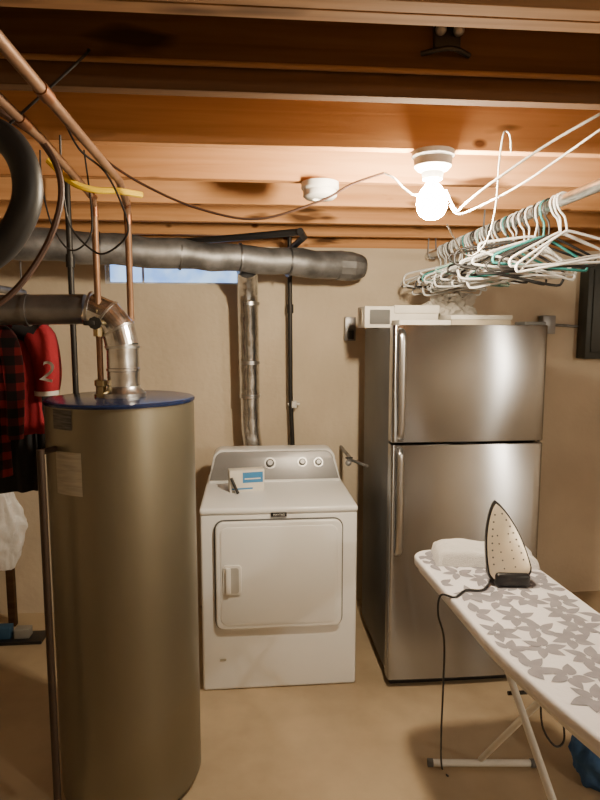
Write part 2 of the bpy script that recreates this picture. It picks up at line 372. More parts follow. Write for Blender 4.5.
cable('black_hose', 'thick black flexible hose curling in at the upper left', 'hose', [P(-60, 150, Y=1.15), P(-25, 130, Y=1.15), P(5, 138, Y=1.15), P(24, 165, Y=1.15), P(27, 200, Y=1.15), P(12, 235, Y=1.15), P(-12, 258, Y=1.15), P(-60, 285, Y=1.15)], .026, m_rubber, 8, 16)
cable('brown_cable', 'brown cable hanging in a wide loop beside the black hose', 'cable', [P(-40, 85, Y=1.45), P(0, 112, Y=1.45), P(38, 138, Y=1.5), P(58, 170, Y=1.5), P(60, 205, Y=1.5), P(44, 250, Y=1.5), P(10, 295, Y=1.48), P(-40, 325, Y=1.45)], .0075, m_brown)
cable('thin_cable', 'thin dark wire crossing the copper pipes', 'cable', [P(5, 128, Y=1.34), P(45, 92, Y=1.34), P(85, 55, Y=1.34), P(88, 50, Y=1.38)], .003, m_dark)
cable('thin_cable', 'thin dark wire drooping around the yellow cable', 'cable', [P(66, 125, Y=1.72), P(80, 150, Y=1.72), P(105, 172, Y=1.75), P(122, 205, Y=1.76), P(128, 232, Y=1.76), P(112, 250, Y=1.78), P(95, 252, Y=1.78), P(70, 225, Y=1.78), P(62, 180, Y=1.75), P(60, 135, Y=1.72)], .003, m_dark)
cable('thin_cable', 'thin dark wire hanging beside the black vertical pipe', 'cable', [P(40, 150, Y=1.9), P(42, 185, Y=1.9), P(52, 225, Y=1.9), P(70, 250, Y=1.9), P(88, 240, Y=1.9), P(92, 215, Y=1.9), P(84, 150, Y=1.9)], .0028, m_dark)
cable('ceiling_cable', 'long dark cable sagging across below the joists to the lit bulb', 'cable', [P(92, 145, Y=1.82), P(112, 165, Y=1.84), P(150, 188, Y=1.86), P(200, 209, Y=1.87), P(258, 219, Y=1.87), P(320, 201, Y=1.86), P(352, 184, Y=1.85), P(384, 173, Y=1.83)], .004, m_brown)
cable('lamp_wire', 'short white wire from the dark cable to the lit lampholder', 'cable', [P(384, 173, Y=1.83), P(394, 178, Y=1.82), P(406, 190, Y=1.82), P(417, 195, Y=1.80), P(428, 184, Y=1.80)], .003, m_cord)
# large duct + black pipes
dl, dr = V((-1.25, 2.86, 2.085)), V((.59, 3.33, 2.03))
t = thing('round_duct', 'large dull round duct running under the joists past the window', 'duct', dl)
dd = (dr-dl).normalized()
pts = []; rd = []
for k in range(25):
    u = k/24; pts.append(dl+(dr-dl)*u+V((0, 0, .005*math.sin(k*1.7)))); rd.append(.075+.0018*math.sin(k*2.3)-(.006 if .5 < u < .8 else 0))
obj('duct_body', MB().tube(pts, rd, 40), m_galvd, t)
mb = MB().tube([dr-dd*.10, dr-dd*.02, dr+dd*.03, dr+dd*.055], [.079, .080, .070, .058], 14)
obj('end_cap', mb, m_galvd, t, ang=5)
for f in (.30, .50, .66, .80):
    p = dl+(dr-dl)*f; obj('duct_seam', MB().cyl(p-dd*.004, p+dd*.004, .0785, n=36), m_galvk, t)
t = thing('dryer_vent_pipe', 'shiny galvanised vent pipe rising from behind the dryer to the duct', 'vent pipe', (.012, 3.42, .4))
obj('upper_pipe', MB().tube([(.012, 3.41, 1.30), (.006, 3.41, 1.84), (.006, 3.36, 1.92), (.004, 3.24, 2.0)], .056, 28), m_foil, t)
obj('lower_pipe', MB().tube([(.03, 3.42, .4), (.03, 3.42, 1.0), (.015, 3.415, 1.12), (.012, 3.41, 1.31)], .053, 28), m_foil, t, ang=15)
for z in (1.31, 1.50, 1.83): obj('joint_band', MB().cyl((.012, 3.41, z-.01), (.012, 3.41, z+.01), .059, n=28), m_galv, t)
t = thing('iron_gas_pipe', 'black vertical gas pipe on the back wall above the dryer', 'pipe', (.26, 3.49, .4))
obj('pipe_run', MB().tube([(.245, 3.49, 2.43), (.25, 3.49, 1.3), (.285, 3.49, .4)], .013, 14), m_steelp, t)
obj('pipe_clamp', MB().cyl((.27, 3.49, 1.23), (.27, 3.49, 1.27), .019, n=14).box((.235, 3.49, 1.243), (.305, 3.55, 1.257), .002), m_whitep, t)
obj('pipe_tee', MB().cyl((.249, 3.49, 1.78), (.249, 3.49, 1.83), .019, n=14), m_steelp, t)
tag(obj('foam_pipe', MB().tube([P(110, 246, Z=2.165), P(220, 239, Z=2.165), P(300, 232, Z=2.165)], .018, 14).tube([P(300, 231, Z=2.165), P(304, 237, Z=2.15), P(293, 247, Z=2.13)], .017, 14), m_rubber), 'black foam covered pipe just above the round duct', 'pipe')
t = thing('gas_shutoff', 'small grey shutoff valve and pipe between the dryer and the refrigerator', 'valve', (.53, 3.3, .97))
obj('pipe_run', MB().tube([(.56, 3.55, .98), (.56, 3.2, .98), (.53, 3.10, .98)], .010, 12).tube([(.545, 3.2, .98), (.620, 3.04, .975)], .008, 12), m_galvd, t)
obj('valve_body', MB().ball((.53, 3.10, .98), .017).cyl((.53, 3.10, .98), (.53, 3.08, 1.01), .006), m_grey, t)
obj('lever', MB().box((.51, 3.075, 1.008), (.55, 3.087, 1.016), .003), m_steelp, t)
# ---------------------------------------------------------------- dryer
dx0, dx1, dy0, dy1, dz1 = -.222, .500, 2.665, 3.36, .880
t = thing('clothes_dryer', 'white front-loading clothes dryer with grey control console', 'dryer', ((dx0+dx1)/2, (dy0+dy1)/2, 0))
obj('cabinet', MB().box((dx0, dy0, .002), (dx1, dy1, .852), .012, 3), m_white, t)
obj('top_panel', MB().box((dx0-.003, dy0-.008, .848), (dx1+.003, dy1, dz1), .014, 4), m_white, t)
for a in (dx0+.05, dx1-.05):
    for c_ in (dy0+.05, dy1-.05): obj('foot', MB().cyl((a, c_, 0), (a, c_, .01), .02), m_dark, t)
obj('door_seam', MB().prism(rr(-.160, .302, .433, .826, .045), dy0-.006, dy0+.004, mx=XZ), m_seam, t)
d = obj('door', MB().prism(rr(-.154, .308, .427, .820, .04, 8), dy0-.024, dy0, .008, 3, mx=XZ), m_white, t)
obj('door_inner_panel', MB().prism(rr(-.132, .33, .405, .797, .035, 8), dy0-.027, dy0-.02, .003, 2, mx=XZ), m_white, d)
obj('handle_frame', MB().prism(rr(-.122, .478, -.037, .622, .018), dy0-.034, dy0-.02, .004, 2, mx=XZ), m_whitep, d)
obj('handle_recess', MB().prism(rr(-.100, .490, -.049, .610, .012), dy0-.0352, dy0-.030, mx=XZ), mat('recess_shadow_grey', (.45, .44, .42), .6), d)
obj('handle_grip', MB().box((-.109, dy0-.046, .488), (-.085, dy0-.03, .612), .006), m_whitep, d)
bd = obj('badge', MB().box((.10, dy0-.010, .836), (.172, dy0-.004, .856), .002), m_dark, t)
text('MAYTAG', .013, m_whitep, bd, M.Translation((.136, dy0-.0105, .846)) @ M.Rotation(R(90), 4, 'X'))
obj('service_emblem', MB().prism(rr(-.142, .148, -.112, .158, .004), dy0-.002, dy0+.001, mx=XZ), m_label, t)
sh = M(((1, 0, 0, 0), (0, 1, .42, -.42*.885), (0, 0, 1, 0), (0, 0, 0, 1)))
def arch(x0, x1, z0, z1, r):
    o = [(x0, z0), (x1, z0)]
    for k in range(9): a = R(90*k/8); o.append((x1-.025-r+r*math.cos(a), z1-r+r*math.sin(a)))
    for k in range(9): a = R(90+90*k/8); o.append((x0+.025+r+r*math.cos(a), z1-r+r*math.sin(a)))
    return o
cons = obj('control_console', MB().prism(arch(dx0+.006, dx1-.006, .875, 1.042, .05), 3.12, 3.25, .012, 3, mx=sh @ XZ), m_white, t)
obj('control_panel_face', MB().prism(arch(dx0+.018, dx1-.018, .895, 1.034, .045), 3.113, 3.13, .003, 2, mx=sh @ XZ), m_grey, cons)
nrm = V((0, -1, .42)).normalized()
m_knob = mat('knob_silver_plastic', (.50, .50, .50), .35, .5)
def knob(x, z, r, h):
    p = V((x, 3.113+.42*(z-.885), z)); k = obj('knob', MB().cyl(p, p+nrm*h*.3, r*1.25, n=28), m_knob, cons)
    obj('knob_grip', MB().cyl(p, p+nrm*h, r*.95, r*.8, n=24), m_dark, k)
    obj('knob_face', MB().cyl(p+nrm*h, p+nrm*(h+.002), r*.55, n=20), m_grey, k)
knob(.115, .975, .025, .022); knob(.288, .978, .021, .018); knob(.375, .976, .021, .018)
bp_ = P(246, 480, Z=dz1)
t = thing('small_carton', 'small white and blue carton standing on top of the dryer', 'box', (bp_.x, 2.97, dz1), R(9))
obj('carton_body', MB().box((-.085, -.03, 0), (.090, .03, .110), .002), m_carton, t, local=True)
obj('printed_panel', MB().box((-.02, -.0308, .045), (.082, -.0295, .098)), m_blue, t, local=True)
obj('printed_stripe', MB().box((-.01, -.0315, .062), (.07, -.03, .068)), m_carton, t, local=True)
obj('printed_band', MB().box((-.075, -.0308, .012), (.03, -.0295, .02)), m_blue, t, local=True)
q = P(240, 482, Z=dz1); tag(obj('marker_pen', MB().cyl((q.x-.006, 2.90, dz1+.001), (q.x-.04, 2.922, dz1+.075), .0075, n=12), m_dark), 'black pen leaning against the small carton on the dryer', 'pen')
# ---------------------------------------------------------------- refrigerator
rx0, rx1, ry0, ry1, rz1 = .640, 1.350, 2.60, 3.27, 1.705
t = thing('refrigerator', 'stainless steel top-freezer refrigerator with dark grey sides', 'refrigerator', ((rx0+rx1)/2, (ry0+ry1)/2, 0))
obj('cabinet', MB().box((rx0+.004, ry0+.075, .05), (rx1-.004, ry1, rz1-.012), .006, 2), m_fside, t)
obj('toe_grille', MB().box((rx0+.02, ry0+.04, .004), (rx1-.02, ry0+.09, .050), .004), m_dark, t)
for a in (rx0+.06, rx1-.06): obj('foot', MB().cyl((a, ry1-.06, 0), (a, ry1-.06, .055), .02), m_dark, t)
def doorout(bow=.006):
    o = [(rx0, ry0+.068), (rx0, ry0+.02+bow)]; n = 24
    r = .014
    for k in range(5): a = R(180+90*k/4); o.append((rx0+r+r*math.cos(a), ry0+bow+r+r*math.sin(a)))
    for k in range(1, n): u = k/n; o.append((rx0+r+(rx1-rx0-2*r)*u, ry0+bow-bow*4*u*(1-u)))
    for k in range(5): a = R(270+90*k/4); o.append((rx1-r+r*math.cos(a), ry0+bow+r+r*math.sin(a)))
    o += [(rx1, ry0+.068)]
    return o
def fdoor(z0, z1, hz0, hz1, name):
    d = obj(name, MB().prism(doorout(), z0, z1, .003, 2), m_ss, t)
    obj('door_gasket', MB().box((rx0+.012, ry0+.066, z0+.01), (rx1-.012, ry0+.077, z1-.01)), m_dark, d)
    x = rx0+.034; yb = ry0+.008
    pts = [(x, yb, hz0), (x, yb-.022, hz0+.012), (x, yb-.036, hz0+.05), (x, yb-.040, (hz0+hz1)/2), (x, yb-.036, hz1-.05), (x, yb-.022, hz1-.012), (x, yb, hz1)]
    obj('handle', MB().tube(pts, [.012, .014, .0145, .015, .0145, .014, .012], 14, sm=6, fl=(.6, 1.1)), m_ssh, d)
fdoor(1.180, rz1, 1.195, 1.685, 'freezer_door'); fdoor(.045, 1.168, .66, 1.155, 'refrigerator_door')
obj('hinge_cover', MB().box((rx1-.11, ry0+.01, rz1-.001), (rx1-.01, ry0+.12, rz1+.015), .006), m_fside, t)
zt2 = rz1-.011
t = thing('flat_carton', 'long white carton lying on the left of the refrigerator top', 'box', (.78, 3.0, zt2))
obj('carton_body', MB().box((.575, 2.93, zt2), (.945, 3.12, zt2+.105), .003), m_carton, t)
obj('carton_end', MB().cyl((.576, 3.02, zt2+.055), (.571, 3.02, zt2+.055), .04, n=24), m_cartonb, t)
obj('open_flap', MB().box((.60, 2.924, zt2+.018), (.70, 2.931, zt2+.088), .002), m_seam, t)
obj('lid_edge', MB().box((.72, 2.922, zt2+.07), (.948, 3.122, zt2+.11), .003), m_carton, t)
tag(obj('envelope_box', MB().box((.70, 2.74, zt2), (.945, 2.89, zt2+.035), .003), m_carton), 'thin white flat box at the front of the refrigerator top', 'box')
t = thing('cream_carton', 'cream coloured shallow carton on the middle of the refrigerator top', 'box', (1.13, 2.9, zt2))
obj('carton_body', MB().box((.975, 2.82, zt2), (1.27, 3.0, zt2+.05), .003), m_cartonb, t)
obj('carton_lid', MB().box((.97, 2.815, zt2+.038), (1.275, 3.005, zt2+.06), .003), m_carton, t)
def lump(c, r, sc, seed, amp=.3, f=6, flat=True):
    mb = MB(); tt = bmesh.new(); bmesh.ops.create_icosphere(tt, subdivisions=5, radius=1)
    for v in tt.verts:
        n_ = v.co.copy(); k = 1+amp*(NZ.noise(n_*f*.3+V((seed, 0, 0)))+.5*NZ.noise(n_*f+V((0, seed, 0))))+.12*amp*abs(NZ.noise(n_*f*3))
        v.co = V((c[0]+n_.x*k*r*sc[0], c[1]+n_.y*k*r*sc[1], c[2]+max(-.7 if flat else -9, n_.z*k)*r*sc[2]))
    zb = min(v.co.z for v in tt.verts)
    mb.merge(tt); return mb, zb
mb, zb = lump((1.07, 3.12, 0), .105, (1.1, .8, 1.1), 4, .5, 7)
mb.bm.transform(M.Translation((0, 0, zt2-zb+.001)))
tag(obj('crumpled_cloth', mb, m_greycl), 'crumpled pale cloth bundle on the refrigerator behind the cartons', 'cloth')
t = thing('outlet_box', 'dark outlet box on the wall left of the refrigerator top', 'outlet', (.60, 3.53, 1.6))
obj('box_body', MB().box((.57, 3.50, 1.62), (.635, 3.55, 1.76), .004), m_galvk, t); obj('plug', MB().box((.585, 3.475, 1.63), (.62, 3.50, 1.68), .004), m_dark, t)
t = thing('junction_box', 'grey metal junction box on the wall right of the refrigerator', 'junction box', (1.81, 3.5, 1.66))
obj('box_body', MB().box((1.77, 3.49, 1.66), (1.85, 3.55, 1.77), .004), m_grey, t)
obj('conduit', MB().cyl((1.795, 3.53, 1.66), (1.795, 3.53, .9), .008, n=10).tube([(1.85, 3.535, 1.715), (2.015, 3.535, 1.705)], .008, 10), m_galvd, t)
t = thing('electrical_panel', 'dark electrical panel mounted on the back wall at far right', 'electrical panel', (2.22, 3.5, 1.5))
obj('panel_box', MB().box((2.02, 3.45, 1.51), (2.42, 3.55, 2.08), .006), m_panel, t)
dpan = obj('panel_door', MB().box((2.05, 3.44, 1.55), (2.39, 3.455, 2.04), .004), m_panel, t); obj('latch', MB().box((2.36, 3.43, 1.76), (2.375, 3.445, 1.80), .002), m_grey, dpan)
# ---------------------------------------------------------------- lamps
def lamp(name, label, x, y, bm_):
    t = thing(name, label, 'light', (x, y, ZJ-.15))
    obj('lampholder', MB().lathe([(.062, 0), (.062, -.014), (.056, -.020), (.054, -.042), (.044, -.052), (.032, -.058), (.029, -.078), (.025, -.080)], (x, y, ZJ), 40), m_whitep, t)
    prof = [(.013, -.074), (.016, -.088), (.028, -.102), (.039, -.118), (.0445, -.136), (.0455, -.148), (.043, -.164), (.034, -.181), (.018, -.191), (0, -.194)]
    obj('bulb', MB().lathe(prof, (x, y, ZJ), 32), bm_, t)['label'] = 'lit glass bulb'
    return t
lamp('ceiling_bulb', 'bare lit bulb in a white porcelain lampholder above the ironing board', .548, 1.789, m_bulb)
lamp('ceiling_bulb', 'second bare lit bulb, out of view to the right behind the camera', 2.95, -1.181, m_bulb2)
sx_, sy_ = .262, 2.184
t = thing('round_fixture', 'small round white ceiling fixture without a bulb, left of the lit bulb', 'ceiling fixture', (sx_, sy_, ZJ-.07))
obj('base', MB().lathe([(.066, 0), (.067, -.02), (.062, -.026)], (sx_, sy_, ZJ), 40), m_whitep, t)
obj('collar', MB().lathe([(.057, -.026), (.060, -.034), (.060, -.048), (.050, -.056), (.026, -.058), (.024, -.050)], (sx_, sy_, ZJ), 40), m_whitep, t)
c0 = P(446, 45, Y=1.385)
t = thing('metal_bracket', 'dark metal bracket with round knobs fixed between the near joists', 'bracket', c0)
obj('plate', MB().box(c0+V((-.03, -.012, -.012)), c0+V((.03, .004, .05)), .004), m_steelp, t)
for a in (-.02, .02): obj('knob', MB().ball(c0+V((a, -.025, .02)), .012).cyl(c0+V((a, 0, .02)), c0+V((a, -.03, .02)), .007), m_grey, t)
obj('arm', MB().tube([c0+V((-.06, -.01, -.025)), c0+V((0, -.03, -.02)), c0+V((.05, -.01, -.025))], .006, 8, sm=4), m_steelp, t)
tag(obj('thin_pipe', MB().cyl((-.75, 1.375, 2.25), (2.4, 1.375, 2.25), .006, n=12), m_joistm), 'thin brown pipe running along the dark face of the near joist', 'pipe')
cable('clothesline', 'upper of two white cords running from the right edge to the lit bulb', 'cord', [P(640, 92, Y=1.30), P(600, 114, Y=1.36), P(545, 146, Y=1.5), P(490, 184, Y=1.66), P(466, 203, Y=1.75), P(456, 210, Y=1.84), P(446, 190, Y=1.86)], .0035, m_cord)
cable('clothesline', 'lower of two white cords running from the right edge past the bulb', 'cord', [P(640, 106, Y=1.30), P(600, 130, Y=1.38), P(560, 158, Y=1.52), P(520, 185, Y=1.66), P(480, 206, Y=1.8), P(458, 214, Y=1.90), P(450, 205, Y=1.93)], .003, m_cord)
cable('white_string', 'thin white string hanging in a loop from the joist right of the bulb', 'string', [P(511, 152, Y=1.74), P(510, 136, Y=1.735), P(504, 133, Y=1.73), P(499, 165, Y=1.73), P(496, 205, Y=1.73), P(488, 238, Y=1.73), P(476, 254, Y=1.73), P(464, 254, Y=1.73), P(453, 236, Y=1.73), P(447, 224, Y=1.73)], .0025, m_cord)
# ---------------------------------------------------------------- hanger rod
hxr, hzr = 1.05, 2.11
t = thing('hanging_rod', 'galvanised pipe clothes rod under the joists holding many hangers', 'clothes rod', (hxr, 2.4, hzr))
obj('rod', MB().cyl((hxr, 1.2, hzr), (hxr, 3.48, hzr), .0185, n=24), m_galv, t)
for y in (1.408, 2.594, 3.404):
    obj('rod_strap', MB().tube([(hxr-.02, y, ZJ+.0), (hxr-.024, y, hzr), (hxr-.012, y, hzr-.022), (hxr+.012, y, hzr-.022), (hxr+.024, y, hzr), (hxr+.02, y, ZJ+.0)], .004, 6, fl=(1, 1)), m_galvd, t)
m_h = {'white': mat('white_hanger_plastic', (.66, .67, .67), .35), 'teal': mat('teal_hanger_plastic', (.03, .24, .24), .4), 'black': mat('black_hanger_plastic', (.02, .02, .022), .5),
       'pale grey': mat('grey_hanger_plastic', (.36, .38, .39), .4), 'mint green': mat('mint_hanger_plastic', (.30, .50, .45), .4)}
def hanger_mesh(col, var=0):
    hr_ = .0245
    pts = [(hr_*math.cos(R(a)), 0, hr_*math.sin(R(a))) for a in range(-30, 181, 21)][:]
    pts = pts + [(-hr_, 0, -.01), (-.016, 0, -.035), (-.003, 0, -.052), (0, 0, -.075), (0, 0, -.108)]
    mb = MB().tube(pts, .0036, 8, sm=2)
    if var == 0:
        body = [(0, -.102), (.03, -.110), (.10, -.138), (.180, -.172), (.198, -.186), (.198, -.199), (.185, -.206), (.1, -.206), (0, -.206), (-.1, -.206), (-.185, -.206), (-.198, -.199), (-.198, -.186), (-.180, -.172), (-.10, -.138), (-.03, -.110)]
    elif var == 1:
        body = [(0, -.095), (.03, -.103), (.10, -.128), (.185, -.158), (.207, -.178), (.207, -.205), (.19, -.222), (.1, -.224), (0, -.224), (-.1, -.224), (-.19, -.222), (-.207, -.205), (-.207, -.178), (-.185, -.158), (-.10, -.128), (-.03, -.103)]
    else:
        body = [(0, -.105), (.03, -.115), (.09, -.150), (.16, -.186), (.170, -.196), (.16, -.203), (.1, -.200), (0, -.198), (-.1, -.200), (-.16, -.203), (-.170, -.196), (-.16, -.186), (-.09, -.150), (-.03, -.115)]
    mb.tube([(x, 0, z) for x, z in body], (.0048, .0052, .0042)[var], 8, sm=3, closed=True)
    me = bpy.data.meshes.new('clothes_hanger'); mb.bm.to_mesh(me); mb.bm.free(); me.materials.append(m_h[col])
    me.polygons.foreach_set('use_smooth', [True]*len(me.polygons)); return me
hm = {}
def hanger(x, y, z, rz, col, label, group, tilt=0, var=0):
    if (col, var) not in hm: hm[(col, var)] = hanger_mesh(col, var)
    o = bpy.data.objects.new('clothes_hanger', hm[(col, var)]); C.objects.link(o); o.location = (x, y, z); o.rotation_euler = (0, tilt, rz)
    return tag(o, label, 'hanger', group)
cols = ['white', 'white', 'white', 'black', 'teal', 'white', 'black', 'white', 'black', 'white', 'black', 'white', 'white', 'black', 'teal', 'white', 'black', 'white', 'white', 'black', 'pale grey', 'white', 'white', 'mint green', 'white', 'black', 'pale grey', 'white', 'white', 'teal', 'white', 'white', 'pale grey', 'white', 'white', 'white', 'black', 'white', 'white', 'pale grey', 'white', 'white']
yy = 1.97; gap = [.020, .022, .045, .020, .024, .018, .052, .022, .026]
for i, cname in enumerate(cols):
    rz = R(13)*math.sin(i*.40+.5)+R(random.uniform(-2.5, 2.5)); tl = R(random.uniform(-15, 15))
    hanger(hxr, yy, hzr, rz, cname, '%s plastic clothes hanger, %s from the near end of the rod' % (cname, ordn[i]), 'plastic hangers on the clothes rod', tl, random.choice((0, 0, 1, 2)))
    yy += gap[i % 9]+random.uniform(0, .006)
# ---------------------------------------------------------------- clothes at left
gx, gz = -1.07, 1.86
t = thing('hanging_rod', 'short clothes rod at far left holding a plaid shirt and red jersey', 'clothes rod', (gx, 2.6, gz))
obj('rod', MB().cyl((gx, 2.27, gz), (gx, 3.03, gz), .0165, n=20), m_galvd, t)
for y in (2.594, 3.010): obj('rod_strap', MB().cyl((gx, y, gz+.01), (gx, y, 2.2), .004, n=6), m_galvd, t)
def garment(name, label, y, hw, hem, m, ms, slen, sr, seed, neck=.07):
    t = thing(name, label, 'clothing', (gx, y, hem))
    top = gz-.095; mb = MB(); bm = bmesh.new(); rings = []; n = 96
    rows = 30
    for i in range(rows+1):
        u = i/rows; z = top-(top-hem)*u
        dd_ = top-z
        wv = neck+(hw-neck)*min(1, dd_/.075)**.9 if dd_ < .075 else hw*(1+.10*(dd_/(top-hem)))
        dp = .022+.035*min(1, dd_/.15)
        ring = []
        for k in range(n):
            a = 2*PI*k/n; rip = 1+.32*min(1, u*1.6)*math.sin(a*11+seed+2*u)+.16*NZ.noise(V((math.cos(a)*3, math.sin(a)*3, z*5+seed)))
            ring.append(bm.verts.new((gx+wv*math.copysign(abs(math.cos(a))**.8, math.cos(a))*(1+.03*math.sin(a*5+seed+z*10)), y+dp*math.sin(a)*rip, z)))
        rings.append(ring)
    for a_, b_ in zip(rings, rings[1:]):
        for k in range(n): bm.faces.new([a_[k], a_[(k+1) % n], b_[(k+1) % n], b_[k]])
    bm.faces.new(rings[0]); bmesh.ops.recalc_face_normals(bm, faces=bm.faces[:]); mb.merge(bm)
    obj('body', mb, m, t, ang=80)
    for s in (-1, 1):
        x0 = gx+s*(hw-.03); p = [(x0, y, top-.075), (x0+s*.05, y, top-.12), (x0+s*.07, y+.01, top-.25), (x0+s*.065, y, top-slen)]
        sl = obj('sleeve', MB().tube(p, [sr*.9, sr*1.15, sr, sr*.85], 20, sm=6, fl=(.75, 1.1)), ms, t, ang=80)
        if name == 'red_jersey':
            e = V(p[-1]); obj('white_trim', MB().tube([e+V((0, 0, .012)), e+V((0, 0, -.006))], [sr*.89, sr*.88], 20, fl=(.78, 1.13)), m_whitep, sl)
            e = V(p[0]); obj('black_shoulder', MB().tube([e+V((-s*.03, 0, .012)), V(p[1])+V((0, 0, .02))], [sr*.99, sr*1.05], 20, fl=(.80, 1.13)), m_blackcl, sl)
    obj('collar', MB().tube([(gx+.075*math.cos(a), y+.035*math.sin(a), top+.006+.01*math.sin(a)) for a in [2*PI*k/16 for k in range(16)]], .014, 10, closed=True), ms, t)
    return t
for y, lab, c_ in ((2.37, 'grey plastic hanger inside the plaid shirt', 'pale grey'), (2.53, 'white plastic hanger inside the red jersey', 'white'), (2.70, 'black plastic hanger inside the black jacket', 'black')):
    o = hanger(gx, y, gz, 0, c_, lab, None); o.scale = (.66, 1, .85)
garment('plaid_shirt', 'red and black plaid flannel shirt hanging at far left', 2.37, .140, 1.12, m_plaid, m_plaid, .50, .045, 1)
tj = garment('red_jersey', 'red and black sports jersey with white number hanging behind the plaid shirt', 2.53, .215, 1.26, m_redcl, m_redcl, .34, .068, 3)
text('2', .115, mat('white_number_print', (.9, .9, .9), .7), tj, M.Translation((gx+.283, 2.53-.084, 1.515)) @ M.Rotation(R(15), 4, 'Y') @ M.Rotation(R(90), 4, 'X'), 'jersey_number')
garment('black_jacket', 'long black jacket hanging behind the red jersey', 2.70, .15, .98, m_blackcl, m_blackcl, .62, .05, 5)
# post with bag
pp = P(12, 600, Y=3.38)
tag(obj('wooden_post', MB().box((pp.x-.03, 3.385, 0), (pp.x+.01, 3.423, 2.2), .002).cyl((pp.x, 3.39, 1.00), (pp.x, 3.29, 1.015), .004, n=8), m_post), 'dark wooden post at far left behind the hanging clothes', 'post')
bx_ = pp.x; by_ = 3.26
bz1 = P(12, 485, Y=3.2).z; bz0 = P(12, 572, Y=3.2).z
t = thing('plastic_bag', 'white plastic shopping bag hanging at far left below the clothes', 'bag', (bx_, by_, bz0))
mb = MB(); bm = bmesh.new(); rings = []; n = 96
for i in range(40):
    u = i/39; z = bz0+(bz1-bz0)*u; rr_ = .145*(math.sin(PI*(.10+.42*min(1, u*1.6)))**.6)*(1-.62*max(0, u-.55)/.45)
    rings.append([])
    for k in range(n):
        a = 2*PI*k/n; cr_ = 1+.10*math.sin(a*9+5*u)*u+.22*abs(NZ.noise(V((math.cos(a)*3, math.sin(a)*3, u*5))))+.10*abs(NZ.noise(V((math.cos(a)*7, math.sin(a)*7, u*12))))-.08
        rings[-1].append(bm.verts.new((bx_+rr_*math.cos(a)*cr_, by_+rr_*.55*math.sin(a)*cr_, z+.01*NZ.noise(V((a*2, u, 3))))))
for a_, b_ in zip(rings, rings[1:]):
    for k in range(n): bm.faces.new([a_[k], a_[(k+1) % n], b_[(k+1) % n], b_[k]])
bm.faces.new(rings[0]); bmesh.ops.recalc_face_normals(bm, faces=bm.faces[:]); mb.merge(bm)
obj('bag_body', mb, m_bag, t, ang=40)
for s in (-1, 1): obj('bag_handle', MB().tube([(bx_-.045, by_+.01*s, bz1-.01), (bx_-.02, by_+.02*s+.02, bz1+.06), (bx_, by_+.045, 1.022), (bx_+.02, by_+.02*s+.02, bz1+.06), (bx_+.045, by_+.01*s, bz1-.01)], .007, 8, sm=5, fl=(.5, 1.4)), m_bag, t)
q = P(8, 644, Z=0)
tag(obj('floor_tray', MB().box((q.x-.20, q.y-.02, 0), (q.x+.18, q.y+.12, .010), .003).box((q.x-.20, q.y-.02, .008), (q.x+.18, q.y-.012, .018)), m_dark), 'low black tray on the floor at far left', 'tray')
tag(obj('blue_carton', MB().box((q.x-.12, q.y+.03, .010), (q.x-.0, q.y+.09, .075), .003), m_blued), 'small dull blue carton standing on the black tray', 'box')
tag(obj('white_carton', MB().box((q.x+.02, q.y+.03, .010), (q.x+.10, q.y+.09, .06), .003), m_cartond), 'small greyish white carton standing on the black tray', 'box')
# ---------------------------------------------------------------- ironing board
bz = .872
brz = R(2.6)
t = thing('ironing_board', 'ironing board with white cover printed with grey leaves', 'ironing board', (.815, 1.45, 0), brz)
def halfw(y):
    u = .66-y
    if u < .07: return .195*(.62+.38*math.sqrt(max(0, 1-((.07-u)/.07)**2)))if u > 0 else 0
    if u < .60: return .195
    s = (u-.60)/.76
    return .195*(1-s**1.8*.72)
ys = [.66-.07*(1-math.cos(R(90*k/8))) for k in range(9)]+[.59-.03*k for k in range(1, 43)]
ys = [y for y in ys if y > -.66]+[-.66]
rt = [(halfw(y), y) for y in ys]; nose = [(halfw(-.66)*math.cos(R(a)), -.66-.03*math.sin(R(a))) for a in range(15, 180, 15)]
out = rt+nose+[(-x, y) for x, y in reversed(rt)]
pad = MB().prism(out, bz-.034, bz, .008, 3)
bm = bmesh.new(); rnd = random.Random(5); placed = []; lc = [0]
def leaf(cx_, cy_, a, L, W):
    pts = []
    for k in range(14):
        u = k/13; w = W*math.sin(PI*u**.75)*.5; pts.append((L*u, w))
    pts = pts+[(x, -w) for x, w in reversed(pts[1:-1])]
    for sc in (1, .8, .6):
        vs = []
        for x, w in pts:
            x *= sc; w = w*sc+.12*x*x/L
            X = cx_+x*math.cos(a)-w*math.sin(a); Y = cy_+x*math.sin(a)+w*math.cos(a)
            vs.append((X, Y))
        if all(abs(X) < halfw(Y)-.009 and -.645 < Y < .65 for X, Y in vs): break
    else: return
    lc[0] += 1; z = bz+.0003+.00009*(lc[0] % 13)
    f = bm.faces.new([bm.verts.new((x, y, z)) for x, y in vs])
    f.normal_update()
    if f.normal.z < 0: f.normal_flip()
for _ in range(20000):
    x, y = rnd.uniform(-.19, .19), rnd.uniform(-.65, .65)
    if all((x-a)**2+(y-b)**2 > .080**2 for a, b in placed):
        placed.append((x, y)); a0 = rnd.uniform(0, 6.28); nl = rnd.choice((5, 6, 6))
        for k in range(nl):
            a = a0+2*PI*k/nl*.94+rnd.uniform(-.1, .1); leaf(x+.005*math.cos(a), y+.005*math.sin(a), a, rnd.uniform(.046, .064), rnd.uniform(.025, .033))
for f in bm.faces: f.material_index = 1
tmpm = bpy.data.meshes.new('tmp'); bm.to_mesh(tmpm); bm.free(); pad.bm.from_mesh(tmpm); bpy.data.meshes.remove(tmpm)
obj('board_cover', pad, [m_cover, m_leaf], t, local=True)
obj('board_tray', MB().prism([(x*.93, y*.985) for x, y in out], bz-.05, bz-.034), m_whitep, t, local=True)
